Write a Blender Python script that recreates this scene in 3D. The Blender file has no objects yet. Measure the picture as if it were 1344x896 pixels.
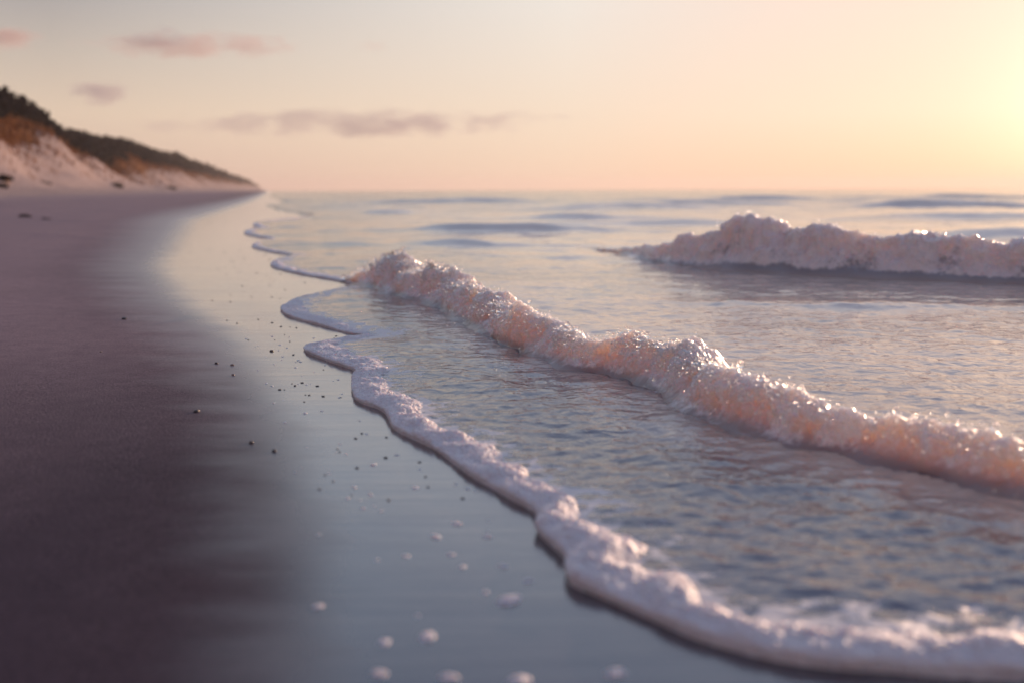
import bpy, math, random
import numpy as np
from mathutils import Vector

rng = np.random.default_rng(7)
random.seed(7)
sc = bpy.context.scene
col = sc.collection
R = math.radians

# ------------------------------------------------------------------ noise
_perm = np.random.default_rng(3).permutation(256).astype(np.int64)
_perm = np.concatenate([_perm, _perm, _perm])
_g = np.random.default_rng(5).normal(size=(256, 3))
_g /= np.linalg.norm(_g, axis=1)[:, None]

def perlin(x, y, z=0.0):
    x = np.asarray(x, float); y = np.asarray(y, float); z = np.zeros_like(x) + z
    xi = np.floor(x).astype(np.int64); yi = np.floor(y).astype(np.int64); zi = np.floor(z).astype(np.int64)
    fx, fy, fz = x - xi, y - yi, z - zi
    u = fx**3*(fx*(fx*6-15)+10); v = fy**3*(fy*(fy*6-15)+10); w = fz**3*(fz*(fz*6-15)+10)
    xi &= 255; yi &= 255; zi &= 255
    def c(dx, dy, dz):
        h = _perm[_perm[_perm[xi+dx]+yi+dy]+zi+dz]
        g = _g[h]
        return g[..., 0]*(fx-dx)+g[..., 1]*(fy-dy)+g[..., 2]*(fz-dz)
    a = c(0,0,0)*(1-u)+c(1,0,0)*u; b = c(0,1,0)*(1-u)+c(1,1,0)*u
    d = c(0,0,1)*(1-u)+c(1,0,1)*u; e = c(0,1,1)*(1-u)+c(1,1,1)*u
    return ((a*(1-v)+b*v)*(1-w)+(d*(1-v)+e*v)*w)*1.6

def fbm(x, y, z=0.0, o=4, gain=.5):
    t = 0; a = 1; f = 1
    for k in range(o):
        t = t + a*perlin(x*f+17.3*k, y*f-9.1*k, z*f+3.7*k); a *= gain; f *= 2.03
    return t

def billow(x, y, z=0.0, o=3, gain=.5):
    t = 0; a = 1; f = 1
    for k in range(o):
        t = t + a*(np.abs(perlin(x*f+7.3*k, y*f-19.1*k, z*f+5.7*k))*2-.45); a *= gain; f *= 2.1
    return t

def sstep(a, b, x):
    t = np.clip((x-a)/(b-a), 0, 1)
    return t*t*(3-2*t)

# ------------------------------------------------------------------ mesh helpers
def mesh_np(name, v, faces, mat, parent=None, smooth=True, attrs=None, loc=(0, 0, 0)):
    """faces: (n,k) int array -> ONE mesh object"""
    me = bpy.data.meshes.new(name)
    v = np.ascontiguousarray(v, dtype=np.float32); faces = np.ascontiguousarray(faces, dtype=np.int32)
    n, k = faces.shape
    me.vertices.add(len(v)); me.vertices.foreach_set('co', v.ravel())
    me.loops.add(n*k); me.loops.foreach_set('vertex_index', faces.ravel())
    me.polygons.add(n); me.polygons.foreach_set('loop_start', np.arange(0, n*k, k, dtype=np.int32))
    me.update(calc_edges=True)
    me.polygons.foreach_set('use_smooth', np.full(n, smooth, dtype=bool))
    for an, arr in (attrs or {}).items():
        a = me.attributes.new(an, 'FLOAT', 'POINT')
        a.data.foreach_set('value', np.ascontiguousarray(arr, dtype=np.float32).ravel())
    me.materials.append(mat)
    o = bpy.data.objects.new(name, me); col.objects.link(o)
    o.location = loc
    if parent: o.parent = parent
    return o

def grid_faces(nu, nv, wind=False):
    i = np.arange(nu-1)[:, None]*nv + np.arange(nv-1)[None, :]
    q = np.stack([i, i+nv, i+nv+1, i+1], -1).reshape(-1, 4)
    return q[:, ::-1] if wind else q

def tag(o, label=None, cat=None, group=None, kind=None):
    if label: o['label'] = label
    if cat: o['category'] = cat
    if group: o['group'] = group
    if kind: o['kind'] = kind
    return o

def empty(name, loc):
    o = bpy.data.objects.new(name, None); col.objects.link(o); o.location = loc
    o.empty_display_size = .1
    return o

def smooth_path(pts, n):
    """Catmull-Rom through pts, n samples evenly along its length"""
    p = np.array(pts, float)
    p = np.vstack([2*p[0]-p[1], p, 2*p[-1]-p[-2]])
    out = []
    for i in range(1, len(p)-2):
        t = np.linspace(0, 1, 24, endpoint=False)[:, None]
        a, b, c, d = p[i-1], p[i], p[i+1], p[i+2]
        out.append(.5*((2*b)+(-a+c)*t+(2*a-5*b+4*c-d)*t**2+(-a+3*b-3*c+d)*t**3))
    out.append(p[-2][None])
    out = np.vstack(out)
    L = np.concatenate([[0], np.cumsum(np.linalg.norm(np.diff(out[:, :2], axis=0), axis=1))])
    u = np.linspace(0, L[-1], n)
    return np.stack([np.interp(u, L, out[:, k]) for k in range(out.shape[1])], 1), u

def box_smooth(a, k):
    if k < 2: return a
    ker = np.hanning(2*k+3)[1:-1]; ker /= ker.sum()
    pad = np.concatenate([np.repeat(a[:1], k, 0), a, np.repeat(a[-1:], k, 0)])
    return np.stack([np.convolve(pad[:, j], ker, 'valid') for j in range(a.shape[1])], 1)

# ------------------------------------------------------------------ node helpers
class NT:
    def __init__(self, nt): self.nt = nt; nt.nodes.clear()
    def n(self, t, ins=None, **kw):
        nd = self.nt.nodes.new(t)
        for k, v in kw.items(): setattr(nd, k, v)
        for k, v in (ins or {}).items():
            s = nd.inputs[k]
            if isinstance(v, bpy.types.NodeSocket): self.nt.links.new(v, s)
            else: s.default_value = v
        return nd
    def math(self, op, a, b=0.0, c=0.0, clamp=False):
        return self.n('ShaderNodeMath', {0: a, 1: b, 2: c}, operation=op, use_clamp=clamp).outputs[0]
    def vmath(self, op, a, b=(0, 0, 0)):
        nd = self.n('ShaderNodeVectorMath', {0: a, 1: b}, operation=op)
        return nd.outputs['Value'] if op in ('DOT_PRODUCT', 'LENGTH') else nd.outputs[0]
    def ramp(self, fac, stops, interp='LINEAR'):
        nd = self.n('ShaderNodeValToRGB', {0: fac}); cr = nd.color_ramp; cr.interpolation = interp
        while len(cr.elements) < len(stops): cr.elements.new(.5)
        for e, (p, c) in zip(cr.elements, stops):
            e.position = p; e.color = (*c, 1) if len(c) == 3 else c
        return nd.outputs[0]
    def mix(self, f, a, b, blend='MIX'):
        nd = self.n('ShaderNodeMix', data_type='RGBA', blend_type=blend)
        for s, v in ((nd.inputs[0], f), (nd.inputs[6], a), (nd.inputs[7], b)):
            if isinstance(v, bpy.types.NodeSocket): self.nt.links.new(v, s)
            else: s.default_value = (*v, 1) if isinstance(v, tuple) and len(v) == 3 else v
        return nd.outputs[2]
    def mrange(self, v, a, b, c=0.0, d=1.0, sm=False):
        return self.n('ShaderNodeMapRange', {0: v, 1: a, 2: b, 3: c, 4: d}, interpolation_type='SMOOTHSTEP' if sm else 'LINEAR').outputs[0]
    def noise(self, vec, scale, detail=3.0, rough=.5):
        return self.n('ShaderNodeTexNoise', {'Vector': vec, 'Scale': scale, 'Detail': detail, 'Roughness': rough}).outputs['Fac']
    def voro(self, vec, scale, feature='F1'):
        return self.n('ShaderNodeTexVoronoi', {'Vector': vec, 'Scale': scale}, feature=feature).outputs['Distance']
    def bump(self, h, strength, dist, normal=None):
        i = {'Height': h, 'Strength': strength, 'Distance': dist}
        if normal: i['Normal'] = normal
        return self.n('ShaderNodeBump', i).outputs[0]
    def attr(self, name): return self.n('ShaderNodeAttribute', attribute_name=name).outputs['Fac']
    def pos(self): return self.n('ShaderNodeNewGeometry').outputs['Position']
    def obj(self): return self.n('ShaderNodeTexCoord').outputs['Object']
    def bsdf(self, **ins):
        return self.n('ShaderNodeBsdfPrincipled', {k.replace('_', ' '): v for k, v in ins.items()}).outputs[0]
    def out(self, s, sock='Surface'):
        o = self.n('ShaderNodeOutputMaterial', {sock: s})

def material(name):
    m = bpy.data.materials.new(name); m.use_nodes = True
    return m, NT(m.node_tree)

def rgb(r, g, b): return (r, g, b, 1)

# ------------------------------------------------------------------ place
A_SH = R(-13.6)                                   # the shore runs away to the left of the view
DS = np.array([math.sin(A_SH), math.cos(A_SH)])   # along the shore
DC = np.array([math.cos(A_SH), -math.sin(A_SH)])  # across it, towards the sea
def to_xy(s, c): return np.multiply.outer(s, DS)+np.multiply.outer(c, DC) if np.ndim(s) == 0 else s[..., None]*DS+c[..., None]*DC
def to_sc(x, y): return x*DS[0]+y*DS[1], x*DC[0]+y*DC[1]

SUN_AZ, SUN_EL = R(36), R(9.0)                    # azimuth to the right of the view axis
sun_dir = Vector((math.sin(SUN_AZ)*math.cos(SUN_EL), math.cos(SUN_AZ)*math.cos(SUN_EL), math.sin(SUN_EL)))

# edge of the water on the sand, near to far, in metres
LINE_A = [(2.6, 1.25), (1.5, 1.38), (0.917, 1.502), (0.834, 1.533), (0.668, 1.555), (0.487, 1.588), (0.348, 1.67), (0.254, 1.776), (0.176, 1.872), (0.117, 1.95), (0.115, 2.078), (0.063, 2.249), (0.057, 2.388), (-0.026, 2.546), (-0.137, 2.763), (-0.244, 3.018), (-0.391, 3.269), (-0.472, 3.562), (-0.601, 3.764), (-0.68, 4.153), (-0.697, 4.368), (-0.874, 4.651), (-1.031, 4.923), (-1.054, 5.095), (-0.952, 5.303), (-0.846, 5.413), (-0.743, 5.526)]
LINE_B = [(-0.80, 5.50), (-0.892, 5.542), (-0.963, 5.62), (-1.16, 5.919), (-1.423, 6.324), (-1.562, 6.696), (-1.592, 6.966), (-1.606, 7.36), (-1.527, 7.739), (-1.421, 8.159)]
LINE_C = [(-1.29, 8.417), (-1.594, 8.931), (-2.043, 9.603), (-2.55, 10.59), (-2.727, 11.521), (-2.714, 12.182)]
LINE_D = [(-2.778, 12.472), (-3.159, 13.109), (-3.676, 14.186), (-3.903, 15.209), (-3.955, 15.889)]
LINE_E = [(-4.141, 16.904), (-4.481, 17.48), (-5.001, 18.737), (-5.301, 20.161), (-5.388, 21.362), (-6.003, 23.254), (-6.474, 26.092), (-6.217, 28.076), (-6.214, 31.299)]
LINE_F = [(-9.068, 39.648), (-13.119, 53.84), (-15.233, 67.14), (-21.246, 90.079), (-33.006, 136.506), (-52.681, 220.724), (-110, 460), (-400, 1650), (-760, 3140)]
edge_path, _ = smooth_path(LINE_A+LINE_B+LINE_C+LINE_D+LINE_E+LINE_F[:5], 4200)
edge_path = np.vstack([edge_path, LINE_F[5:]])
keep = np.ones(len(edge_path), bool)
# thin the dense path with distance
_e = [edge_path[0]]
for q in edge_path[1:]:
    if np.linalg.norm(q-_e[-1]) > .012*np.linalg.norm(q): _e.append(q)
EDGE = np.array(_e)

def edge_sd(x, y):
    """signed distance to the water's edge, positive on the water"""
    P = np.stack([x, y], -1); best = np.full(x.shape, 1e9); cross = np.zeros(x.shape, bool)
    poly = np.vstack([EDGE, [(4000, 3140), (4000, 1.25)]])
    for i in range(len(poly)):
        a = poly[i]; b = poly[(i+1) % len(poly)]
        if i < len(EDGE)-1:
            ab = b-a; t = np.clip(((P-a)@ab)/max(ab@ab, 1e-12), 0, 1)
            d = P-a-t[..., None]*ab
            best = np.minimum(best, np.hypot(d[..., 0], d[..., 1]))
        c = ((a[1] > y) != (b[1] > y))
        if c.any():
            xi = a[0]+(y-a[1])*(b[0]-a[0])/(b[1]-a[1]+1e-15)
            cross ^= c & (x < xi)
    return np.where(cross, best, -best)

WS = np.array([-5, 1.5, 2.1, 2.6, 3.3, 4.3, 5.75, 7.7, 11.25, 28.3, 75, 200, 3000])
WC = np.array([.02, .02, .06, .05, .02, -.07, -.27, -.70, -1.24, -2.26, -1.6, -1.0, -1.0])
def beach_z(s, c):
    L = np.maximum(np.interp(s, WS, WC)-c, 0)
    z = .037*L*L/(L+1.2)
    z = np.minimum(z, .72)
    deep = np.maximum(c-1.0, 0)
    z = z-.05*deep/(1+deep*.02)
    return z

def sand_z(x, y):
    s, c = to_sc(x, y)
    r = np.hypot(x, y)
    dry = sstep(-.15, 1.2, np.interp(s, WS, WC)-c)
    z = beach_z(s, c)
    z = z+dry*(.003*fbm(x*1.1, y*1.1, 2.2, 3)+.05*sstep(6, 25, r)*fbm(x*.25, y*.25, 4.2, 3))
    z = z+.0018*fbm(x*2.5, y*1.2, 8.2, 2)*(1-sstep(8, 20, r))
    return z

# ------------------------------------------------------------------ materials
def make_sand():
    m, t = material('sand')
    p = t.pos(); wet = t.attr('wet')
    wn = t.noise(t.vmath('MULTIPLY', p, (.7, 2.2, 1.0)), 1.6, 5.0, .6)
    inl = t.attr('inland')
    wet = t.math('ADD', wet, t.math('MULTIPLY', t.math('SUBTRACT', wn, .5), .34))
    wetf = t.mrange(wet, .30, .72, sm=True)
    damp_vignette = t.attr('damp_vignette')
    sheen = t.mrange(t.math('ADD', inl, t.math('MULTIPLY', t.math('SUBTRACT', wn, .5), .5)), t.attr('fringe'), -.1, 0.0, 1.0, sm=True)
    up = t.mrange(inl, 7.0, 18.0, sm=True)
    g1 = t.noise(p, 130.0, 3.0, .75); g2 = t.noise(p, 9.0, 4.0, .6); g3 = t.noise(p, 1500.0, 1.0)
    grain = t.ramp(g1, [(.30, (.42, .40, .41)), (.5, (1, 1, 1)), (.70, (1.7, 1.66, 1.6))])
    base = t.mix(damp_vignette, (.252, .176, .192), (.048, .030, .045))  # dark tone holds real damp and vignette shade painted into the sand
    base = t.mix(up, base, (.36, .27, .25))
    base = t.mix(t.mrange(g2, .35, .7), base, t.mix(1.0, base, (.82, .8, .84), 'MULTIPLY'))
    base = t.mix(.9, base, grain, 'MULTIPLY')
    base = t.mix(wetf, base, (.048, .044, .060))
    rough = t.math('ADD', t.mrange(wetf, 0, 1, .75, .22), t.math('MULTIPLY', t.math('SUBTRACT', g2, .5), .05))
    hb = t.math('ADD', t.math('MULTIPLY', g1, .7), t.math('MULTIPLY', t.noise(p, 120.0, 3.0), .6))
    bs = t.mrange(wetf, 0, 1, .9, .06)
    nrm = t.bump(hb, bs, .004)
    wetbump = t.noise(p, 22.0, 3.0, .55)
    nrm = t.bump(wetbump, .16, .006, nrm)
    strk = t.noise(t.vmath('MULTIPLY', p, (.5, 6.0, 1.0)), 2.2, 4.0, .6)
    rough = t.math('ADD', rough, t.math('MULTIPLY', t.math('MULTIPLY', t.math('SUBTRACT', strk, .5), wetf), .28), clamp=True)
    nrm = t.bump(strk, t.math('MULTIPLY', wetf, .35), .010, nrm)
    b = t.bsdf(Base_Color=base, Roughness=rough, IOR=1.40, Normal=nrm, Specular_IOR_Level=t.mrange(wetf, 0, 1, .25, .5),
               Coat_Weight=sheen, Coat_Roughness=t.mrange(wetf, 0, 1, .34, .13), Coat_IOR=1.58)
    t.out(b)
    return m

def make_water():
    m, t = material('sea_water')
    p = t.pos()
    d = t.vmath('LENGTH', p)
    v = t.vmath('MULTIPLY', p, (.75, 1.0, 1.0))
    n1 = t.noise(v, 16.0, 3.0, .55); n2 = t.noise(v, 55.0, 2.0, .5); n3 = t.noise(v, 3.0, 4.0, .55)
    near = t.mrange(d, 3.0, 14.0, 1.0, .0)
    far = t.mrange(d, 8.0, 40.0, .0, 1.0)
    nrm = t.bump(n1, t.math('MULTIPLY', near, 1.1), .012)
    nrm = t.bump(n2, t.math('MULTIPLY', near, .30), .003, nrm)
    nrm = t.bump(n3, t.math('MULTIPLY', far, .6), .06, nrm)
    foam = t.attr('foam')
    fn = t.noise(p, 30.0, 5.0, .65)
    lace = t.n('ShaderNodeTexVoronoi', {'Vector': t.n('ShaderNodeVectorMath', {0: p, 1: t.vmath('MULTIPLY', t.n('ShaderNodeTexNoise', {'Vector': p, 'Scale': 9.0}).outputs['Color'], (.08, .08, .08))}, operation='ADD').outputs[0], 'Scale': 17.0}).outputs['Distance']
    ff = t.mrange(t.math('ADD', t.math('ADD', foam, t.math('MULTIPLY', t.math('SUBTRACT', lace, .42), .75)), t.math('MULTIPLY', t.math('SUBTRACT', fn, .5), 1.0)), .50, .78, sm=True)
    ff = t.math('MULTIPLY', ff, t.math('GREATER_THAN', foam, .02))
    basec = t.mix(t.mrange(d, 2, 60), (.060, .042, .068), (.085, .068, .080))
    basec = t.mix(t.attr('churn_glare'), basec, (.70, .53, .42))  # sandy water, its colour brightened to stand in for low-sky glare
    base = t.mix(ff, basec, (.62, .57, .57))
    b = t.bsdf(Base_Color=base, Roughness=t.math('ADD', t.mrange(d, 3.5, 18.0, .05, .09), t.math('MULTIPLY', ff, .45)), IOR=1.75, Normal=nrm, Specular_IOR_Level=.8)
    t.out(b)
    return m

def foam_bsdf(t, p, scale=1.0, tint=(.78, .71, .705), rough=.38, sss=.03, coat=.0, bump=.8, sw=.7):
    v1 = t.voro(p, 95.0*scale); v2 = t.voro(p, 230.0*scale); n = t.noise(p, 30.0*scale, 4.0, .6)
    h = t.math('ADD', t.math('MULTIPLY', t.math('SUBTRACT', 1.0, v1), .8), t.math('MULTIPLY', t.math('SUBTRACT', 1.0, v2), .35))
    h = t.math('ADD', h, t.math('MULTIPLY', n, 1.0))
    nrm = t.bump(h, bump, .006/scale)
    colr = t.mix(t.mrange(n, .3, .7), (tint[0]*.86, tint[1]*.85, tint[2]*.87), tint)
    return t.bsdf(Base_Color=colr, Coat_Weight=coat, Coat_Roughness=.12, Coat_IOR=1.33, Roughness=rough, IOR=1.33, Normal=nrm, Subsurface_Weight=sw,
                  Subsurface_Radius=(.9, .60, .46), Subsurface_Scale=sss)

def make_foam():
    m, t = material('sea_foam')
    t.out(foam_bsdf(t, t.pos()))
    return m

def make_breaker(name, scale, warm):
    m, t = material(name)
    p = t.pos(); f = t.attr('foam')
    n = t.noise(p, 22.0*scale, 6.0, .68); n2 = t.noise(p, 7.0*scale, 3.0, .5)
    fac = t.math('ADD', f, t.math('ADD', t.math('MULTIPLY', t.math('SUBTRACT', n, .5), 1.1), t.math('MULTIPLY', t.math('SUBTRACT', n2, .5), .5)))
    vc = t.voro(p, 42.0*scale); vd = t.voro(p, 16.0*scale)
    fac = t.math('ADD', fac, t.math('ADD', t.math('MULTIPLY', t.math('SUBTRACT', vc, .42), .45), t.math('MULTIPLY', t.math('SUBTRACT', vd, .42), .35)))
    fac = t.mrange(fac, .30, .95, sm=True)
    fo = foam_bsdf(t, p, scale*.75, (.91, .805, .76), .20, .42, 1.0, 1.3, .42)
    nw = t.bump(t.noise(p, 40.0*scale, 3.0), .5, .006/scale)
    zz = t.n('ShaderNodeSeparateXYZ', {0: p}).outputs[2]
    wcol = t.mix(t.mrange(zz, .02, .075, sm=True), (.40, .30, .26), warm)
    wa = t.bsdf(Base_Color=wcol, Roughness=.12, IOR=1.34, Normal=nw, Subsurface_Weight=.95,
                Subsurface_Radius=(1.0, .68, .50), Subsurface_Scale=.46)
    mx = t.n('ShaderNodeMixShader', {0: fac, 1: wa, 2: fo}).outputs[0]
    t.out(mx)
    return m

def make_simple(name, c, rough, bump=None, spec=.4):
    m, t = material(name)
    p = t.obj()
    n = t.noise(p, bump or 30.0, 4.0)
    cc = t.mix(t.mrange(n, .3, .7), (c[0]*.7, c[1]*.7, c[2]*.7), (c[0]*1.25, c[1]*1.25, c[2]*1.25))
    t.out(t.bsdf(Base_Color=cc, Roughness=rough, Specular_IOR_Level=spec, Normal=t.bump(n, .5, .002)))
    return m

def make_droplet():
    m, t = material('water_droplets')
    t.out(t.bsdf(Base_Color=rgb(1, .97, .94), Roughness=.11, IOR=1.33, Transmission_Weight=1.0))
    return m

M_SAND, M_WATER, M_FOAM, M_DROP = make_sand(), make_water(), make_foam(), make_droplet()
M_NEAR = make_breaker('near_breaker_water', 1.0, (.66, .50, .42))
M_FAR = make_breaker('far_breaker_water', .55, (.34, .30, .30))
M_PEB = make_simple('dark_pebble', (.075, .058, .058), .45, 8.0)
M_PEBP = make_simple('pale_shell_grit', (.30, .22, .19), .5, 8.0)
M_WEED = make_simple('dried_seaweed', (.045, .025, .022), .7, 6.0)

# ------------------------------------------------------------------ beach
def polar(r0, r1, nr, th0, th1, nt, ease=None):
    r = np.geomspace(r0, r1, nr); th = np.linspace(th0, th1, nt)
    RR, TT = np.meshgrid(r, th, indexing='ij')
    return RR*np.sin(TT), RR*np.cos(TT), RR

x, y, rr = polar(.35, 3050, 620, R(-130), R(75), 420)
z = sand_z(x, y)
s_, c_ = to_sc(x, y)
wet = np.interp(s_, WS, WC)-c_                     # metres inland of the wet line
width = .20+.040*np.clip(rr, 0, 40)                # how wide the drying fringe is
wetv = np.clip(.5-wet/width*.5, -.3, 1.3)
damp_vignette = np.clip(.92*(1-sstep(1.2, 6.5, s_-.35*wet))+.35*(1-sstep(.0, 1.2+.05*rr, wet))+.12*fbm(x*.9, y*.9, 3.3, 3), 0, 1)  # first term paints vignette darkening near the camera; second is damp by the wet line
beach = mesh_np('beach', np.stack([x, y, z], -1).reshape(-1, 3), grid_faces(*x.shape, wind=True), M_SAND, attrs={'wet': wetv, 'inland': np.clip(wet, -1, 40), 'damp_vignette': damp_vignette, 'fringe': .20+.062*np.clip(rr, 0, 40)})
tag(beach, kind='structure')

# ------------------------------------------------------------------ sea
NB = [(-1.50, 8.75), (-1.32, 8.45), (-1.16, 8.04), (-0.862, 7.387), (-0.593, 6.888), (-0.331, 5.964), (-0.087, 5.072), (0.1, 4.63), (0.231, 4.386), (0.411, 4.131), (0.529, 3.815), (0.614, 3.445), (0.718, 3.179), (0.826, 3.021), (0.935, 2.912), (1.015, 2.811), (1.087, 2.709), (1.194, 2.565), (1.301, 2.44), (1.417, 2.288), (1.549, 2.086), (1.75, 1.8), (2.05, 1.45)]
x, y, rr = polar(1.05, 3000, 1180, R(-33), R(62), 640)
s_, c_ = to_sc(x, y)
far_out = c_ > 5.0
sd = np.full(x.shape, 5.0)
m_ = ~far_out
sd[m_] = edge_sd(x[m_], y[m_])
wx = x+.05*fbm(x*3, y*3, 1.7, 2); wy = y+.05*fbm(x*3, y*3, 9.7, 2)
f_fine = 1-sstep(9, 20, rr)
rip = .0075*fbm(wx*1.7, wy*2.6, .3, 2)+.0050*perlin(wx*4.0, wy*6.4, 1.3)
rip += f_fine*(.0052*perlin(wx*8.0, wy*15, 2.3)+.0036*perlin(wx*16, wy*32, 3.3))
calm = sstep(.02, .45, sd)                         # thin sheet right at the edge lies flat
rip = rip*(.25+.75*calm)
mid = sstep(6, 14, rr)
rip += mid*.028*fbm(x*.55, y*.85, 5.1, 3)
farw = sstep(14, 45, rr)
rip += farw*(1e-1*fbm(x*.10, y*.24, 6.1, 3)+.03*perlin(x*.5, y*1.1, 4.4))
SWELLS = [  # x, y, half length, half depth, height, heading of the crest
    (-0.2, 19.0, 2.4, .55, .17, -4), (5.0, 39.0, 3.4, 1.1, .34, 4), (18.0, 41.0, 4.6, 1.2, .42, 2), (9.5, 47, 6, 1.3, .32, 3),
    (3.0, 22.0, 3.2, .7, .15, 5), (-1.2, 14.2, 1.7, .45, .10, -6), (7.5, 16.0, 3.0, .6, .16, 4), (22, 55, 7, 1.4, .30, 2), (-2.5, 58, 6, 1.5, .34, -2), (14, 64, 9, 1.8, .42, 0), (11.5, 25.0, 3.6, .8, .20, 3), (30, 70, 9, 2, .45, 0), (-4.0, 33, 2.4, .8, .18, -5),
    (1.6, 27, 2.6, .8, .2, 0), (4.5, 6.2, 1.6, .25, .035, -14), (2.2, 6.6, .8, .18, .04, -12)]
swf = np.zeros_like(x)
for (sx, sy, hl, hd, hh, a) in SWELLS:
    ca, sa = math.cos(R(a)), math.sin(R(a))
    du = (x-sx)*ca+(y-sy)*sa; dv = -(x-sx)*sa+(y-sy)*ca
    dv = dv+.25*hd*np.sin(du/hl*2.1+sx)
    k = np.where(dv < 0, hd*.75, hd*1.6)
    sw = np.exp(-(du/hl)**2)*np.exp(-(dv/k)**2)*np.clip(1+.5*perlin(du*1.2/hd*.3, dv*.3, sx+sy), .3, 1.6)
    rip += .80*hh*sw
    if hh > .19: swf = np.maximum(swf, .52*np.exp(-(du/(hl*.55))**2)*np.exp(-((dv+.1*hd)/(.45*hd))**2)*(perlin(du*2/hl, dv*0, sx) > -.05))
z = .012+.010*sstep(0, .5, sd)+rip
dive = sstep(-.07, .015, sd)
z = z*dive-.16*(1-dive)
# patchy froth carried behind the swash line and behind the near breaker
fm = .68*(1-sstep(.08, .42, sd))*sstep(.0, .03, sd)*(1-sstep(10, 20, rr))
fm = np.maximum(fm, swf)
nbx = np.interp(y, [a[1] for a in NB[::-1]], [a[0] for a in NB[::-1]])   # sand-laden water seaward of the breaker, lightened to paint in glare
churn_glare = np.where(y < 8.6, sstep(-.15, .5, x-nbx), sstep(-.6, 3.5, x+1.5+(y-8.6)*.22))*(1-sstep(25, 90, rr))*(.8+.35*fbm(x*.5, y*.5, 12.1, 2))
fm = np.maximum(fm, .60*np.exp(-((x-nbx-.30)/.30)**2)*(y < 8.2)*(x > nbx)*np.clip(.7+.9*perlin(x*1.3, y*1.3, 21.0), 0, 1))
churn_glare = np.maximum(churn_glare, .45*sstep(.45, .04, nbx-x)*(y < 8.3)*(nbx > x))
churn_glare = np.maximum(churn_glare, .85*sstep(.50, .04, nbx-x)*sstep(3.9, 2.7, y)*(nbx > x))
q = grid_faces(*x.shape, wind=True)
ok = (sd.ravel()[q] > -.25).any(1)
q = q[ok]; used = np.unique(q); remap = np.full(x.size, -1); remap[used] = np.arange(len(used))
V = np.stack([x, y, z], -1).reshape(-1, 3)[used]
sea = mesh_np('sea', V, remap[q], M_WATER, attrs={'foam': fm.ravel()[used], 'churn_glare': churn_glare.ravel()[used]})
tag(sea, kind='structure')

# ------------------------------------------------------------------ foam lines on the sand
def ico(sub):
    import bmesh
    bm = bmesh.new(); bmesh.ops.create_icosphere(bm, subdivisions=sub, radius=1)
    v = np.array([q.co[:] for q in bm.verts]); f = np.array([[w.index for w in q.verts] for q in bm.faces]); bm.free()
    return v, f
ICO1, ICO2, ICO3 = ico(1), ico(2), ico(3)

def spheres(centres, radii, base=ICO2):
    v, f = base
    V = centres[:, None, :]+radii[:, None, None]*v[None]
    F = f[None]+(np.arange(len(centres))*len(v))[:, None, None]
    return V.reshape(-1, 3), F.reshape(-1, 3)

def foam_ridge(name, line, wh, nu, nv, seed, label, drops=0, inset=0.0):
    """line: front edge (x, y); wh: (width, height) at each point"""
    pts = [(a[0], a[1], b[0], b[1]) for a, b in zip(line, wh)]
    P, u = smooth_path(pts, nu)
    xy, W, H = P[:, :2], P[:, 2], P[:, 3]
    Ltot = u[-1]
    # small scallops of the front
    tang = np.gradient(box_smooth(xy, max(3, int(nu*.10/Ltot))), axis=0)
    tang /= np.linalg.norm(tang, axis=1)[:, None]
    nor = np.stack([tang[:, 1], -tang[:, 0]], 1)
    nor = box_smooth(nor, max(3, int(nu*.16/Ltot))); nor /= np.linalg.norm(nor, axis=1)[:, None]
    w = W*(1+.45*perlin(u*4, u*0+seed, .5)+.22*perlin(u*13, u*0+seed, 1.5)); h = H*(1+.24*perlin(u*6, u*0+seed, 2.5)+.20*perlin(u*15, u*0+seed, 3.5))
    e = np.minimum(u, Ltot-u); cap = np.sqrt(np.clip(e/.10, 0, 1)); h = h*cap; 
    t = np.linspace(0, 1, nv)
    ang = np.pi*(t**.85)
    off = (1-np.cos(ang))*.5
    off = off-.07*np.sin(np.clip(t/.25, 0, 1)*np.pi)            # a rolled, slightly overhanging toe
    prof = np.sin(ang)**.75*(1-.45*sstep(.35, 1, t))
    O = w[:, None]*off[None]; Z = h[:, None]*prof[None]
    X = xy[:, 0:1]+nor[:, 0:1]*(O+inset); Y = xy[:, 1:2]+nor[:, 1:2]*(O+inset)
    # lumps
    sca = np.clip(H/.045, .3, 2)[:, None]
    body = np.sin(np.pi*t)[None]**.5
    lump = body*(.015*sca*fbm(X*8, Y*8, Z*8+seed, 2)+.0046*sca*billow(X*26, Y*26, Z*26+seed, 2)+.0026*billow(X*75, Y*75, Z*75, 2))
    gx = np.gradient(np.dstack([X, Y, Z]), axis=0); gv = np.gradient(np.dstack([X, Y, Z]), axis=1)
    N = np.cross(gv, gx); N /= np.linalg.norm(N, axis=2)[..., None]+1e-9
    if N[..., 2].mean() < 0: N = -N
    Pn = np.dstack([X, Y, Z])+N*lump[..., None]
    Pn[..., 2] = np.maximum(Pn[..., 2], -.004)+.001
    Pn[:, 0, 2] = -.012; Pn[:, -1, 2] = .003
    o = mesh_np(name, Pn.reshape(-1, 3), grid_faces(nu, nv), M_FOAM)
    o['_tmp'] = 1; del o['_tmp']
    tag(o, label, 'foam line', 'foam lines along the edge of the water')
    if drops:
        iu = rng.integers(5, nu-5, drops); iv = (nv*np.clip(rng.normal(.36, .12, drops), .1, .7)).astype(int)
        C = Pn[iu, iv]; rad = rng.uniform(.0008, .0024, drops)
        V, F = spheres(C, rad, ICO1)
        b = mesh_np('bubbles', V, F, M_DROP, parent=o); b['kind'] = 'stuff'
    return o

def wh_interp(line, knots):
    """knots: list of (y distance, width, height)"""
    k = np.array(sorted(knots))
    return [(float(np.interp(q[1], k[:, 0], k[:, 1])), float(np.interp(q[1], k[:, 0], k[:, 2]))) for q in line]

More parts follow.
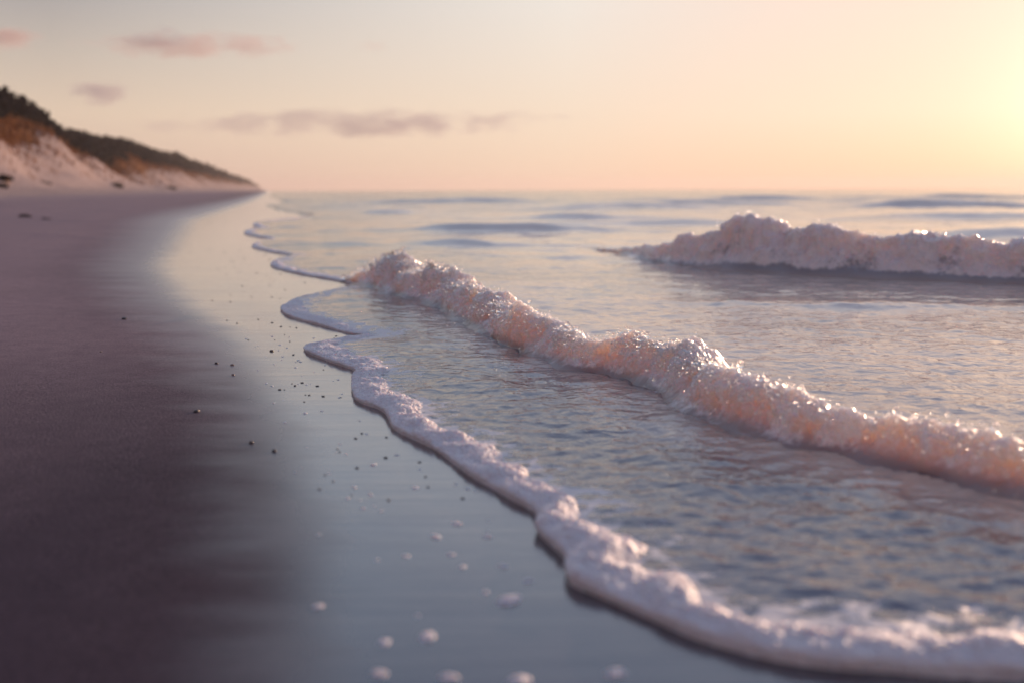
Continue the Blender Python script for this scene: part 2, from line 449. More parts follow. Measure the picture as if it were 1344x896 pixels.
foam_ridge('foam_line', LINE_A, wh_interp(LINE_A, [(1.2, .11, .040), (1.55, .115, .042), (1.9, .15, .045), (2.3, .135, .042), (3.0, .13, .038), (4.2, .15, .034), (4.7, .18, .030), (5.0, .16, .026), (5.5, .09, .016)]),
           2600, 60, 1.0, 'thick white foam line winding from the foreground along the wet sand', drops=260)
foam_ridge('foam_line', LINE_B, wh_interp(LINE_B, [(5.5, .08, .014), (5.9, .13, .026), (6.6, .17, .028), (7.2, .08, .014), (8.2, .03, .006)]),
           900, 36, 2.0, 'short foam line curling around the second tongue of shallow water', drops=80)
foam_ridge('foam_line', LINE_C, wh_interp(LINE_C, [(8.4, .08, .018), (9.6, .11, .020), (10.6, .13, .022), (12.2, .05, .010)]),
           700, 30, 3.0, 'thin foam line beyond the second tongue, running out from the near breaker', drops=60)
foam_ridge('foam_line', LINE_D, wh_interp(LINE_D, [(12.4, .10, .02), (14, .15, .026), (16, .06, .012)]),
           500, 24, 4.0, 'blurred small foam line at the fourth tongue of water up the beach')
foam_ridge('foam_line', LINE_E, wh_interp(LINE_E, [(16.8, .13, .026), (19, .20, .032), (24, .18, .03), (31, .12, .02)]),
           600, 24, 5.0, 'farthest blurred foam line where the shore narrows towards the dunes')

# ------------------------------------------------------------------ breaking waves
def breaker(name, base, nu, nv, scale, mat, seed, label, profile, foamlow, ndrops, drop_r, lump=1.0, z0=.012, hk=.86, thrown=0, hvar=.26):
    """base: (x, y, height, foam) along the foot of the wave's front"""
    P, u = smooth_path(base, nu)
    xy, H, FO = P[:, :2], P[:, 2], P[:, 3]
    Ltot = u[-1]
    tang = np.gradient(box_smooth(xy, int(nu*.35*scale/Ltot)), axis=0); tang /= np.linalg.norm(tang, axis=1)[:, None]
    nor = np.stack([-tang[:, 1], tang[:, 0]], 1)
    if (nor@np.array([.6, .8])).mean() < 0: nor = -nor
    pr = np.array(profile)
    tt = np.concatenate([[0], np.cumsum(np.hypot(np.diff(pr[:, 0]), np.diff(pr[:, 1])))]); tt /= tt[-1]
    dens = np.linspace(0, 1, nv)
    off = np.interp(dens, tt, pr[:, 0]); zz = np.interp(dens, tt, pr[:, 1])
    k = max(2, nv//26)
    off = box_smooth(off[:, None], k)[:, 0]; zz = box_smooth(zz[:, None], k)[:, 0]
    h = H*hk*(1+hvar*perlin(u*2.2/scale, u*0+seed, .5)+.12*perlin(u*6/scale, u*0+seed, 1.5))
    # the toe of the tumbling foam wanders back and forth
    toe = .15*scale*perlin(u*2.0/scale, u*0+seed, 7.5)+.05*scale*perlin(u*6/scale, u*0+seed, 8.5)
    frontw = 1-sstep(.0, .30, dens)
    hs = h/.2
    O = off[None]*np.clip(hs, .35, 3)[:, None]-toe[:, None]*frontw[None]
    Z = zz[None]*hs[:, None]
    X = xy[:, 0:1]+nor[:, 0:1]*O; Y = xy[:, 1:2]+nor[:, 1:2]*O; Z = Z+z0
    zn = zz/zz.max()
    env = sstep(.03, .5, zn)*np.where(dens < tt[np.argmax(pr[:, 1])], 1.0, sstep(.25, .95, zn))
    env = env[None]*np.clip(hs, .2, 2)[:, None]
    q = 1/scale
    fo3 = np.broadcast_to(FO[:, None], X.shape)
    zq = (.5 if scale < 1.2 else .22)*q
    dsp = env*scale*lump*(.048*fbm(X*4.0*q, Y*4.0*q, Z*4.0*zq+seed, 2)+.020*billow(X*8.0*q, Y*8.0*q, Z*8.0*zq+seed, 2)+.0085*billow(X*22*q, Y*22*q, Z*22*zq+seed, 2)+.0050*billow(X*48*q, Y*48*q, Z*48*q, 2)+.0024*billow(X*110*q, Y*110*q, Z*110*q, 1))
    cw = np.exp(-((dens-tt[np.argmax(pr[:, 1])]+.03)/.11)**2)[None]*np.clip(hs, .2, 2)[:, None]*(1.0 if scale < 1.2 else .35)
    dsp = dsp+cw*scale*(.024*fbm(X*15*q, Y*15*q, Z*15*q+seed+5, 2)+.011*billow(X*42*q, Y*42*q, Z*42*q+seed, 2))
    G = np.dstack([X, Y, Z])
    N = np.cross(np.gradient(G, axis=0), np.gradient(G, axis=1)); N /= np.linalg.norm(N, axis=2)[..., None]+1e-9
    if N[..., 2].mean() < 0: N = -N
    G = G+N*dsp[..., None]
    G[..., 2] = np.where(zz[None] > .012, np.maximum(G[..., 2], z0-.006), G[..., 2])
    G[:, 0, 2] = -.06; G[:, -1, 2] = -.05
    crest = tt[np.argmax(pr[:, 1])]
    gap = sstep(.0, .45, perlin(u*1.15/scale+3.3, u*0+seed, 6.5)+foamlow[2])[:, None]*(1-sstep(foamlow[0], foamlow[1], zn+.10*perlin(u*7/scale, u*0+seed, 9.5)[:, None]))
    front = fo3*((.58 if scale < 1.2 else .84)+.32*sstep(.35, .95, zn)[None])*sstep(-.01, .05, zz)[None]-.75*gap
    fmask = np.where(dens[None] < crest, front, fo3*sstep(.25, .98, zn)[None]*1.0)
    fmask = fmask+.42*fbm(X*4*q, Y*4*q, Z*2*q+9+seed, 3)*sstep(.02, .2, zn)[None]
    e = np.minimum(u, Ltot-u)
    root = empty(name, (float(xy[nu//2, 0]), float(xy[nu//2, 1]), 0))
    tag(root, label, 'wave', 'breaking waves')
    org = np.array(root.location)
    body = mesh_np('wave_face', G.reshape(-1, 3)-org, grid_faces(nu, nv), mat, parent=root, attrs={'foam': np.clip(fmask, 0, 1.4)})
    # droplets flung up along the crest
    n = ndrops
    iu = rng.integers(4, nu-4, n*3)
    clump = perlin(u[iu]*3.1/scale, u[iu]*0+seed, 4.5)+.35*rng.normal(size=n*3)+1.0*(u[iu] < 1.9)*(thrown > 0)
    iu = iu[np.argsort(-clump)[:n]] if n else iu[:0]
    ic = np.argmax(G[..., 2], axis=1)
    rad = drop_r*np.exp(rng.normal(0, .5, len(iu)))
    C = G[iu, ic[iu]].copy()
    rad = rad*np.where(u[iu] < 1.9, 1.35, 1.0)
    back = rng.normal(-.022, .030, len(iu))*scale
    C[:, :2] += nor[iu]*back[:, None]
    C[:, 2] += rad*.9+np.abs(rng.normal(0, .008*scale, len(iu)))-np.abs(back)*.22
    if thrown:                                     # spray flung ahead of the crest
        k = rng.integers(4, nu-4, thrown*3)
        k = k[np.argsort(-(perlin(u[k]*2.3/scale, u[k]*0+seed, 14.5)+.5*rng.normal(size=thrown*3)))[:thrown]]
        D2 = G[k, ic[k]].copy(); d2 = np.abs(rng.normal(.03, .12, thrown))*scale
        D2[:, :2] -= nor[k]*d2[:, None]
        D2[:, 2] += .008-d2*.135+np.abs(rng.normal(0, .012*scale, thrown))
        C = np.concatenate([C, D2]); rad = np.concatenate([rad, drop_r*.62*np.exp(rng.normal(0, .35, thrown))])
    V, F = spheres(C-org, rad, ICO2)
    b = mesh_np('spray_drops', V, F, M_DROP, parent=root); b['kind'] = 'stuff'
    return root

NH = [.02, .14, .24, .25, .225, .21, .20, .165, .175, .245, .215, .165, .165, .155, .135, .14, .16, .165, .15, .155, .15, .14, .11]
NF = [.4, .9, 1.0, 1.0, .95, .8, .75, .72, .78, .8, .95, .9, .9, .88, .8, .72, .74, .78, .74, .7, .7, .7, .7]
PROF_N = [(-.13, -.05), (-.09, -.008), (-.05, .003), (-.015, .014), (.025, .038), (.060, .078), (.085, .122), (.100, .160), (.122, .188), (.158, .200), (.195, .192), (.245, .165), (.31, .120), (.385, .070), (.46, .028), (.52, -.006), (.56, -.05)]
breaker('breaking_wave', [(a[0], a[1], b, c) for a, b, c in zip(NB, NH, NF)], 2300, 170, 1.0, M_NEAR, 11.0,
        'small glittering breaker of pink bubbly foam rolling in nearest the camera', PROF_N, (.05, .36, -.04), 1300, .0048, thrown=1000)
FB = [(0.2, 15.6), (0.75, 14.1), (1.22, 12.6), (1.493, 10.944), (1.78, 10.179), (2.12, 9.597), (2.63, 9.068), (3.073, 8.741), (3.613, 8.432), (4.17, 8.076), (4.855, 7.627), (5.669, 7.166), (7.2, 6.2), (9, 5.2)]
FH = [-.04, -.01, .05, .20, .35, .46, .45, .40, .385, .36, .35, .35, .32, .3]
FF = [.5, .5, .6, .85, 1, 1, 1, .95, .92, .8, .7, .8, .8, .8]
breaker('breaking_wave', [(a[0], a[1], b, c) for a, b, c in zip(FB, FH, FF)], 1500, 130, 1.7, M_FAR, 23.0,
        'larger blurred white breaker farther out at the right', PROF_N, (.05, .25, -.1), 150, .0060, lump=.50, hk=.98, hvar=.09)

# ------------------------------------------------------------------ small things on the sand
def stone_mesh(name, seed, mat, flat=.55):
    v, f = ICO2
    v = v.copy(); d = 1+.28*fbm(v[:, 0]*1.3+seed, v[:, 1]*1.3, v[:, 2]*1.3, 2)
    v = v*d[:, None]*np.array([1.0, .78, flat])
    o = mesh_np(name, v, f, mat); me = o.data; col.objects.unlink(o); bpy.data.objects.remove(o)
    return me
PEB = [stone_mesh('pebble', 3.1*k, M_PEB) for k in range(4)]
WPEB = [stone_mesh('pebble', 7.7*k, M_PEB, .32) for k in range(3)]
PEBP = [stone_mesh('pebble', 5.3*k, M_PEBP) for k in range(3)]

def put(name, me, x, y, size, label, cat, group, sink=.25):
    o = bpy.data.objects.new(name, me); col.objects.link(o)
    zb = float(sand_z(np.array([x]), np.array([y]))[0])
    o.location = (x, y, zb+size*(.5-sink)); o.scale = (size,)*3; o.rotation_euler = (0, 0, random.uniform(0, 6.3))
    tag(o, label, cat, group)
    return o

G_P = 'pebbles lying on the dry sand'
for (x_, y_, sz, pale, lab) in [
    (-2.435, 6.202, .017, 0, 'farthest left dark pebble, alone on the dry purple sand'),
    (-1.154, 3.56, .012, 0, 'dark pebble in the middle of the dry sand, left of the two nearest ones'),
    (-0.838, 3.112, .010, 0, 'dark rounded pebble nearest the camera but one, by the wet edge'),
    (-0.74, 3.007, .009, 0, 'small dark pebble nearest the camera on the sand'),
    (-1.386, 4.599, .010, 0, 'left one of a close pair of dark pebbles at the drying fringe'),
    (-1.30, 4.556, .009, 1, 'pale right one of a close pair of pebbles at the drying fringe'),
    (-1.226, 4.304, .009, 1, 'pale grit pebble just below the close pair at the drying fringe'),
    (-1.213, 4.957, .010, 0, 'dark pebble above the close pair, where the sand turns wet'),
    (-2.05, 4.9, .006, 1, 'tiny pale speck of a pebble far out on the dry sand')]:
    put('pebble', (PEBP if pale else PEB)[random.randrange(3)], x_, y_, sz, lab, 'pebble', G_P)

# bubbles and grit dotted over the wet sand between the foam and the drying fringe
n = 0; tries = 0
sdots = []
while n < 85 and tries < 20000:
    tries += 1
    yy = 2.5*(14/2.5)**random.random(); ss0 = yy
    cw = float(np.interp(yy/DS[1]*.97, WS, WC)); cc = cw+random.uniform(.05, 1.3+.05*yy)
    xx = (yy*0)+cc/DC[0]-yy*DC[1]/DC[0]
    sdv = float(edge_sd(np.array([xx]), np.array([yy]))[0])
    if sdv > -.05 or sdv < -1.6: continue
    if random.random() > math.exp(sdv*1.2): continue
    put('pebble', WPEB[random.randrange(3)], xx, yy, random.uniform(.003, .0062)*(1+.06*yy), 'tiny dark pebble scattered with many others on the wet sand beside the foam', 'pebble', 'tiny pebbles scattered over the wet sand', sink=.3)
    n += 1

def froth_mesh(seed):
    nu, nv = 26, 9
    a = np.linspace(0, 2*np.pi, nu, endpoint=False); r = np.linspace(0, 1, nv)
    AA, RRr = np.meshgrid(a, r, indexing='ij')
    rad = 1+.3*perlin(np.cos(AA)*1.4+seed, np.sin(AA)*1.4, .3)
    X = RRr*rad*np.cos(AA); Y = RRr*rad*np.sin(AA)*.75
    Z = .30*np.sqrt(np.clip(1-RRr**2, 0, 1))*(1+.35*billow(X*2.5+seed, Y*2.5, .7, 2))-.03
    V = np.dstack([X, Y, Z]).reshape(-1, 3)
    F = []
    for i in range(nu):
        j = (i+1) % nu
        for k in range(nv-1): F.append((i*nv+k, i*nv+k+1, j*nv+k+1, j*nv+k))
    o = mesh_np('foam_blob', V, np.array(F), M_FOAM); me = o.data; col.objects.unlink(o); bpy.data.objects.remove(o)
    return me
FRO = [froth_mesh(2.7*k) for k in range(4)]
G_F = 'foam blobs left on the wet sand'
for (x_, y_, sz, lab) in [
    (-0.005, 1.863, .030, 'largest pale foam blob on the wet sand, level with the bulge of foam'),
    (-0.154, 1.705, .022, 'pale foam blob below and left of the largest blob'),
    (-0.23, 1.681, .015, 'dim foam blob just left of the lower pale blob'),
    (-0.379, 1.84, .013, 'faint foam blob farthest left, at the edge of the dark sand'),
    (-0.135, 2.322, .014, 'upper one of two close foam blobs above the largest blob'),
    (-0.18, 2.231, .016, 'lower one of two close foam blobs above the largest blob'),
    (-0.021, 2.044, .012, 'small foam blob straight above the largest blob'),
    (-0.059, 2.23, .012, 'small foam blob close left of the thick foam line bend'),
    (0.172, 1.562, .020, 'rightmost foam blob at the bottom edge, under the foam line'),
    (0.008, 1.539, .022, 'middle foam blob cut by the bottom edge'),
    (-0.106, 1.55, .018, 'left foam blob at the bottom edge'),
    (0.032, 1.963, .012, 'tiny foam blob tucked beside the deep bend of the foam line'),
    (-0.265, 2.617, .012, 'upper small foam blob in front of the straight stretch of foam'),
    (-0.41, 2.846, .012, 'highest small foam blob on the wet sand, nearest the winding bends'),
    (-0.225, 1.565, .016, 'dim foam blob at the bottom edge, left of the others')]:
    put('foam_blob', FRO[random.randrange(4)], x_, y_, sz, lab, 'foam blob', G_F, sink=.5)

n = 0
while n < 70:
    yy = random.uniform(1.7, 5.5)
    cw = float(np.interp(yy/DS[1]*.97, WS, WC)); cc = cw+random.uniform(.0, 1.0)
    xx = cc/DC[0]-yy*DC[1]/DC[0]
    sdv = float(edge_sd(np.array([xx]), np.array([yy]))[0])
    if sdv > -.04 or sdv < -.9 or random.random() > math.exp(sdv*2.0): continue
    put('foam_blob', FRO[random.randrange(4)], xx, yy, random.uniform(.004, .010), 'tiny pale foam fleck strewn with others over the wet sand by the foam', 'foam blob', 'tiny foam flecks strewn on the wet sand', sink=.5)
    n += 1

# a splash of froth close to the lens at the right
def foam_splash(x0, y0, size, seed, label):
    v, f = ICO3
    cs = [(random.gauss(0, .9)*size, random.gauss(0, .5)*size, abs(random.gauss(.1, .2))*size, random.uniform(.25, .6)*size) for _ in range(16)]
    C = np.array([q[:3] for q in cs]); rd = np.array([q[3] for q in cs])
    V, F = spheres(C, rd, ICO3)
    V = V*np.array([1, 1, .45])
    V += .18*size*billow(V[:, 0]/size*3+seed, V[:, 1]/size*3, V[:, 2]/size*3, 2)[:, None]*np.array([.5, .5, 1])
    o = mesh_np('foam_splash', V, F, M_FOAM, loc=(x0, y0, .008))
    tag(o, label, 'foam', 'loose splashes of froth on the shallow water')
    nd = 60
    Cd = np.stack([rng.normal(0, 1.0, nd)*size, rng.normal(0, .6, nd)*size, np.abs(rng.normal(.45, .3, nd))*size], -1)
    V, F = spheres(Cd, rng.uniform(.0012, .0035, nd), ICO2)
    b = mesh_np('spray_drops', V, F, M_DROP, parent=o); b['kind'] = 'stuff'
foam_splash(.84, 1.72, .024, 1.0, 'blurred splash of froth on the water close to the camera at the right')
foam_splash(.66, 1.80, .020, 2.0, 'smaller pale splash of froth left of the blurred right one')

# ------------------------------------------------------------------ dunes
HS = [20, 100, 145, 180, 198, 206, 222, 250, 320, 500, 900, 2900]
HV = [1.46, 1.42, 1.30, .98, .66, .68, .98, 1.14, 1.2, 1.12, 1.05, .85]
def dune_z(s, L):
    f = np.interp(s, HS, HV)
    base = np.interp(L, [14, 17, 20, 23, 28, 34, 40, 52, 95], [.25, .56, 1.05, 2.1, 5.0, 8.0, 9.8, 10.6, 9.0])
    k = sstep(19, 26, L)
    n = 1.1*fbm(s*.045, L*.10, 1.0, 3)+1.5*fbm(s*.12+L*.22, L*.06, 3.0, 3)*(1-.6*sstep(28, 36, L))
    foot = 1.2*perlin(s*.03, s*0, 5.0)
    return base*(1-k)+k*base*f+k*n*(1.0)+0*foot
s1 = np.geomspace(28, 2950, 700); L1 = np.concatenate([np.linspace(14, 46, 110), np.linspace(47, 95, 24)])
SS, LL = np.meshgrid(s1, L1, indexing='ij')
Lw = LL+1.6*perlin(SS*.035, SS*0, 7.7)+.8*perlin(SS*.11, LL*.1, 8.7)
ZZ = dune_z(SS, Lw)
def nar(s): return 11*sstep(300, 1300, s)                # the strand narrows with distance
XY = to_xy(SS, -LL+nar(SS))
f_ = np.interp(SS, HS, HV)
veg = sstep(27.4, 29.4, Lw+1.5*fbm(SS*.07, LL*.10, 2.0, 3))
M_DUNE, t = material('dune_sand')
p = t.pos(); v = t.attr('veg'); n_ = t.noise(p, .9, 5.0, .65); nb = t.noise(p, 3.0, 4.0)
va = t.mrange(t.math('ADD', v, t.math('MULTIPLY', t.math('SUBTRACT', n_, .5), .9)), .35, .65, sm=True)
sandc = t.mix(t.mrange(nb, .35, .65), (.27, .20, .19), (.38, .29, .265))
grassc = t.mix(t.mrange(n_, .35, .65), (.16, .070, .030), (.28, .125, .055))
t.out(t.bsdf(Base_Color=t.mix(va, sandc, grassc), Roughness=.9, Specular_IOR_Level=.1, Normal=t.bump(nb, .6, .15)))
dune = mesh_np('dune', np.dstack([XY[..., 0], XY[..., 1], ZZ]).reshape(-1, 3), grid_faces(*SS.shape, wind=False), M_DUNE, attrs={'veg': veg})
tag(dune, kind='structure')

def dz(s, L):
    L = L*1.0
    Lw_ = L+1.6*perlin(s*.035, s*0, 7.7)+.8*perlin(s*.11, L*.1, 8.7)
    return dune_z(s, Lw_)

# marram grass along the upper slope: countless blades in one object
def leaf_mat(name, c1, c2):
    m, t = material(name)
    n = t.noise(t.pos(), .6, 3.0)
    t.out(t.bsdf(Base_Color=t.mix(t.mrange(n, .3, .7), c1, c2), Roughness=.9, Specular_IOR_Level=.0))
    return m
M_GRASS = leaf_mat('marram_grass', (.20, .08, .03), (.34, .15, .06))
M_LEAF = leaf_mat('dark_foliage', (.011, .008, .011), (.022, .016, .017))
def blades(n, s_rng, L_mu, L_sd, hmin, hmax, wide):
    s = np.exp(rng.uniform(math.log(s_rng[0]), math.log(s_rng[1]), n)); L = rng.normal(L_mu, L_sd, n)
    zz = dz(s, L); xy = to_xy(s, -L+nar(s))
    b = np.stack([xy[:, 0], xy[:, 1], zz-.1], -1)
    a = rng.uniform(0, 6.28, n); h = rng.uniform(hmin, hmax, n); w = wide*h
    d = np.stack([np.cos(a), np.sin(a), 0*a], -1)*w[:, None]
    tip = b+np.stack([rng.normal(0, .3, n)*h, rng.normal(0, .3, n)*h, h], -1)
    V = np.stack([b-d, b+d, tip], 1).reshape(-1, 3)
    return V, np.arange(3*n).reshape(-1, 3)
V, F = blades(34000, (60, 900), 29.4, 1.6, .5, 1.3, .10)
V2, F2 = blades(5000, (60, 700), 25.8, 1.7, .4, .9, .12)
V, F = np.concatenate([V, V2]), np.concatenate([F, F2+len(V)])
tag(mesh_np('dune_grass', V, F, M_GRASS, smooth=False), 'rust brown dune grass covering the upper slope under the dark wood', 'grass', None, 'stuff')

# dark scrub wood crowning the ridge: reads as one mass
def crowns(n, s_rng, L0, L1_, leaves, leaf, hmin, hmax):
    Vs = []
    s = np.exp(rng.uniform(math.log(s_rng[0]), math.log(s_rng[1]), n)); L = rng.uniform(L0, L1_, n)+1.5*perlin(s*.03, s*0, 2.7)
    zz = dz(s, L); xy = to_xy(s, -L+nar(s))
    fh = np.interp(s, HS, HV)
    for i in range(n):
        h = random.uniform(hmin, hmax)*(.55+.45*fh[i]); r = h*random.uniform(.7, 1.1)
        k = leaves
        d = rng.normal(size=(k, 3)); d /= np.linalg.norm(d, axis=1)[:, None]
        rad = rng.uniform(.55, 1.0, k)[:, None]*(1+.25*perlin(d[:, 0]*1.5+i, d[:, 1]*1.5, d[:, 2]*1.5))[:, None]
        c = d*rad*np.array([r, r, h*.55])+np.array([xy[i, 0], xy[i, 1], zz[i]+h*.45])
        ls = leaf*rng.uniform(.6, 1.5, k)[:, None]
        e1 = rng.normal(size=(k, 3)); e1 /= np.linalg.norm(e1, axis=1)[:, None]
        e2 = np.cross(e1, rng.normal(size=(k, 3))); e2 /= np.linalg.norm(e2, axis=1)[:, None]
        Vs.append(np.stack([c-e1*ls, c+e2*ls*.7, c+e1*ls, c-e2*ls*.7], 1).reshape(-1, 3))
    V = np.concatenate(Vs)
    return V, np.arange(len(V)).reshape(-1, 4)
Va, Fa = crowns(1700, (55, 420), 30.9, 56, 110, .42, 2.1, 3.5)
Vb, Fb = crowns(800, (380, 2800), 32, 60, 60, 1.0, 3.2, 5.2)
tag(mesh_np('woodland', np.concatenate([Va, Vb]), np.concatenate([Fa, Fb+len(Va)]), M_LEAF, smooth=False),
    'dark wood of low wind-shaped trees crowning the dune ridge', 'woodland', None, 'stuff')

def scrub(name, s, L, size, nl, mat, label, cat, group, zf):
    xy = to_xy(np.array([float(s)]), np.array([-float(L)]))[0]
    zb = zf(xy, s, L)
    d = rng.normal(size=(nl, 3)); d /= np.linalg.norm(d, axis=1)[:, None]
    c = d*rng.uniform(.4, 1, nl)[:, None]*np.array([size, size*.8, size*.5]); c[:, 2] = np.abs(c[:, 2])
    e1 = rng.normal(size=(nl, 3)); e1 /= np.linalg.norm(e1, axis=1)[:, None]
    e2 = np.cross(e1, rng.normal(size=(nl, 3))); e2 /= np.linalg.norm(e2, axis=1)[:, None]
    ls = size*.22
    V = np.stack([c-e1*ls, c+e2*ls*.4, c+e1*ls, c-e2*ls*.4], 1).reshape(-1, 3)
    o = mesh_np(name, V, np.arange(len(V)).reshape(-1, 4), mat, smooth=False, loc=(xy[0], xy[1], zb))
    tag(o, label, cat, group)
zbeach = lambda xy, s, L: float(sand_z(np.array([xy[0]]), np.array([xy[1]]))[0])-.02
zdune = lambda xy, s, L: max(float(dz(np.array([float(s)]), np.array([float(L)]))[0]), zbeach(xy, s, L))-.05
scrub('seaweed_clump', 29, 6.3, .20, 160, M_WEED, 'dark reddish seaweed clump lying on the upper beach', 'seaweed', 'seaweed clumps on the upper beach', zbeach)
scrub('seaweed_clump', 28, 5.6, .14, 120, M_WEED, 'smaller flat seaweed clump just right of the dark reddish one', 'seaweed', 'seaweed clumps on the upper beach', zbeach)
scrub('shrub', 92, 21.5, .9, 260, M_LEAF, 'dark round shrub at the foot of the dune at the left edge', 'shrub', 'shrubs along the dune foot', zdune)
scrub('shrub', 87, 20.6, .7, 220, M_LEAF, 'low shrub below the round one, at the dune foot', 'shrub', 'shrubs along the dune foot', zdune)
scrub('shrub', 104, 20.8, .8, 220, M_WEED, 'brownish shrub at the dune foot, second from the left edge', 'shrub', 'shrubs along the dune foot', zdune)
scrub('shrub', 150, 20.5, 1.1, 240, M_WEED, 'reddish shrub halfway along the pale dune foot', 'shrub', 'shrubs along the dune foot', zdune)
scrub('shrub', 230, 20.5, 1.4, 240, M_WEED, 'farthest reddish shrub where the dune fades into haze', 'shrub', 'shrubs along the dune foot', zdune)

# ------------------------------------------------------------------ clouds, far out beyond the haze
def cloud(x, z, sx, sz, dens, seed, tint, label):
    v, f = ICO3
    v = v.copy()*(1+.25*fbm(v[:, 0]*1.6+seed, v[:, 1]*1.6, v[:, 2]*1.2, 2))[:, None]
    m, t = material('cloud_vapour')
    p = t.obj()
    r2 = t.vmath('DOT_PRODUCT', p, p)
    w = t.n('ShaderNodeVectorMath', {0: p, 1: (seed*3.1, seed, 0)}, operation='ADD').outputs[0]
    w = t.vmath('MULTIPLY', w, (sx/sz*.35, 1.2, .9))
    n1 = t.noise(w, 1.5, 5.0, .6)
    d = t.math('SUBTRACT', t.math('ADD', t.math('SUBTRACT', 1.0, r2), t.math('MULTIPLY', t.math('SUBTRACT', n1, .5), 3.2)), .40)
    d = t.math('MULTIPLY', t.mrange(d, 0.0, .9, sm=True), dens)
    t.out(t.n('ShaderNodeVolumePrincipled', {'Color': rgb(*tint), 'Density': d, 'Anisotropy': .0}).outputs[0], 'Volume')
    o = mesh_np('cloud', v, f, m, loc=(x, 4200, z)); o.scale = (sx, min(sx, 260), sz)
    tag(o, label, 'cloud', 'small clouds low in the evening sky')
TP, TM = (.90, .66, .62), (.64, .56, .63)
cloud(-1270, 585, 560, 62, .0046, 1.0, TP, 'long pinkish cloud streak in the upper left sky')
cloud(-1440, 612, 170, 60, .0052, 8.0, TM, 'mauve puff riding on the left end of the upper pink streak')
cloud(-2050, 615, 170, 66, .0070, 2.0, TP, 'pink cloud puff at the left edge of the sky')
cloud(-1690, 400, 170, 72, .0068, 3.0, TM, 'compact mauve cloud puff just above the dark dune ridge')
cloud(-600, 275, 1080, 80, .0044, 4.0, TM, 'longest mauve cloud bank low over the middle horizon')
cloud(-1440, 265, 130, 40, .003, 5.0, TM, 'faint mauve cloud wisp left of the long low bank')
cloud(-560, 580, 100, 30, .002, 6.0, TP, 'faintest pink wisp alone right of the upper streak')

# ------------------------------------------------------------------ haze
mh, t = material('haze_air')
t.out(t.n('ShaderNodeVolumePrincipled', {'Color': rgb(1.0, .87, .82), 'Density': .00034, 'Anisotropy': .3}).outputs[0], 'Volume')
hb = np.array([(sx*3300.0, (3300.0 if sy > 0 else -3300.0), (26.0 if sz > 0 else HZ0)) for HZ0 in (-85.0,) for sx in (-1, 1) for sy in (-1, 1) for sz in (-1, 1)])
hf = np.array([(0, 1, 3, 2), (4, 6, 7, 5), (0, 4, 5, 1), (2, 3, 7, 6), (0, 2, 6, 4), (1, 5, 7, 3)])
hz = mesh_np('haze', hb, hf, mh, smooth=False); tag(hz, kind='stuff')

# ------------------------------------------------------------------ sky
w = bpy.data.worlds.new('World'); sc.world = w; w.use_nodes = True
t = NT(w.node_tree)
gen = t.n('ShaderNodeTexCoord').outputs['Generated']
sep = t.n('ShaderNodeSeparateXYZ', {0: gen})
zc = t.math('MAXIMUM', sep.outputs[2], 0.0)
el = t.math('DIVIDE', t.math('ARCSINE', zc), math.pi/2)                 # 0 horizon .. 1 zenith
hx = t.n('ShaderNodeCombineXYZ', {0: sep.outputs[0], 1: sep.outputs[1], 2: 0.0}).outputs[0]
hn = t.vmath('NORMALIZE', hx)
ca = t.vmath('DOT_PRODUCT', hn, (math.sin(SUN_AZ), math.cos(SUN_AZ), 0))
D = 1/90
toward = t.ramp(el, [(0, (1.06, .645, .41)), (4*D, (1.12, .82, .64)), (10.7*D, (1.06, .78, .66)), (16*D, (.92, .86, .86)), (28*D, (.62, .71, .95)), (50*D, (.34, .43, .68)), (1, (.16, .20, .38))])
mid = t.ramp(el, [(0, (1.0, .725, .53)), (4*D, (1.0, .80, .63)), (10.7*D, (.95, .875, .80)), (13*D, (.84, .84, .88)), (17*D, (.74, .78, .90)), (28*D, (.57, .67, .90)), (50*D, (.33, .42, .66)), (1, (.16, .20, .38))])
side = t.ramp(el, [(0, (.75, .51, .42)), (4*D, (.83, .64, .49)), (7*D, (.64, .54, .46)), (10.7*D, (.40, .38, .39)), (12.8*D, (.41, .49, .59)), (15*D, (.40, .54, .66)), (20*D, (.40, .57, .75)), (35*D, (.28, .40, .60)), (60*D, (.17, .24, .43)), (1, (.15, .20, .37))])
back = t.ramp(el, [(0, (.44, .34, .36)), (10*D, (.50, .39, .40)), (25*D, (.36, .33, .42)), (60*D, (.13, .18, .32)), (1, (.12, .17, .30))])
f1 = t.mrange(ca, .50, .84)
f3 = t.mrange(ca, .84, 1.0)
f2 = t.mrange(ca, -.5, .45, sm=True)
grad = t.mix(f2, back, t.mix(f3, t.mix(f1, side, mid), toward))
dot = t.vmath('DOT_PRODUCT', gen, (math.sin(R(32))*math.cos(R(3.4)), math.cos(R(32))*math.cos(R(3.4)), math.sin(R(3.4))))
glow = t.math('POWER', t.math('MAXIMUM', dot, 0.0), 230.0)
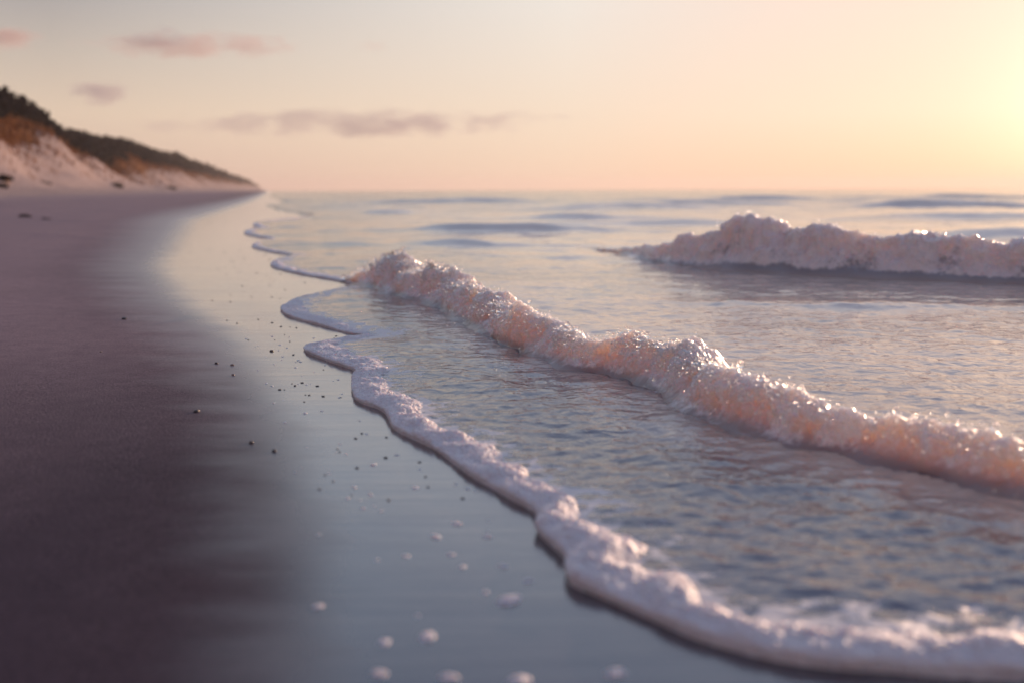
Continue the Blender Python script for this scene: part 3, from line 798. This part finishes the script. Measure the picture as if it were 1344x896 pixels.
glow = t.mix(1.0, grad, t.mix(glow, (0, 0, 0), (.38, .31, .24)), 'ADD')
below = t.mrange(sep.outputs[2], -.02, .0)
grad = glow
nish = t.n('ShaderNodeTexSky', sky_type='NISHITA')
nish.sun_disc = False; nish.sun_elevation = SUN_EL; nish.sun_rotation = SUN_AZ
nish.dust_density = 2.0; nish.air_density = 1.0; nish.ozone_density = 1.5
bg1 = t.n('ShaderNodeBackground', {0: nish.outputs[0], 1: .06}).outputs[0]
bg2 = t.n('ShaderNodeBackground', {0: grad, 1: 1.0}).outputs[0]
ms = t.n('ShaderNodeMixShader', {0: .88, 1: bg1, 2: bg2}).outputs[0]
t.n('ShaderNodeOutputWorld', {0: ms})

# ------------------------------------------------------------------ sun and camera
sl = bpy.data.lights.new('sun', 'SUN'); sl.energy = 4.8; sl.angle = R(.8); sl.color = (1.0, .66, .45)
so = bpy.data.objects.new('sun', sl); col.objects.link(so)
so.rotation_euler = (-sun_dir).to_track_quat('-Z', 'Y').to_euler()

cam = bpy.data.cameras.new('camera'); co = bpy.data.objects.new('camera', cam); col.objects.link(co)
cam.sensor_width = 36; cam.lens = 35; cam.clip_start = .05; cam.clip_end = 20000
co.location = (0, 0, .8)
pitch = math.atan((448-249)/(1344*35/36))
from mathutils import Matrix
co.rotation_euler = (Matrix.Rotation(R(90)-pitch, 4, 'X') @ Matrix.Rotation(R(-.21), 4, 'Z')).to_euler()
cam.dof.use_dof = True; cam.dof.focus_distance = 4.55; cam.dof.aperture_fstop = 1.25
sc.camera = co

sc.render.engine = 'CYCLES'
sc.view_settings.view_transform = 'Standard'; sc.view_settings.look = 'None'
sc.view_settings.exposure = 0; sc.view_settings.gamma = 1; sc.view_settings.use_curve_mapping = False
cy = sc.cycles
cy.use_denoising = True
cy.max_bounces = 8; cy.diffuse_bounces = 3; cy.glossy_bounces = 4; cy.volume_bounces = 0
cy.blur_glossy = .3; cy.sample_clamp_indirect = 60; cy.sample_clamp_direct = 0
cy.volume_step_rate = 1.0
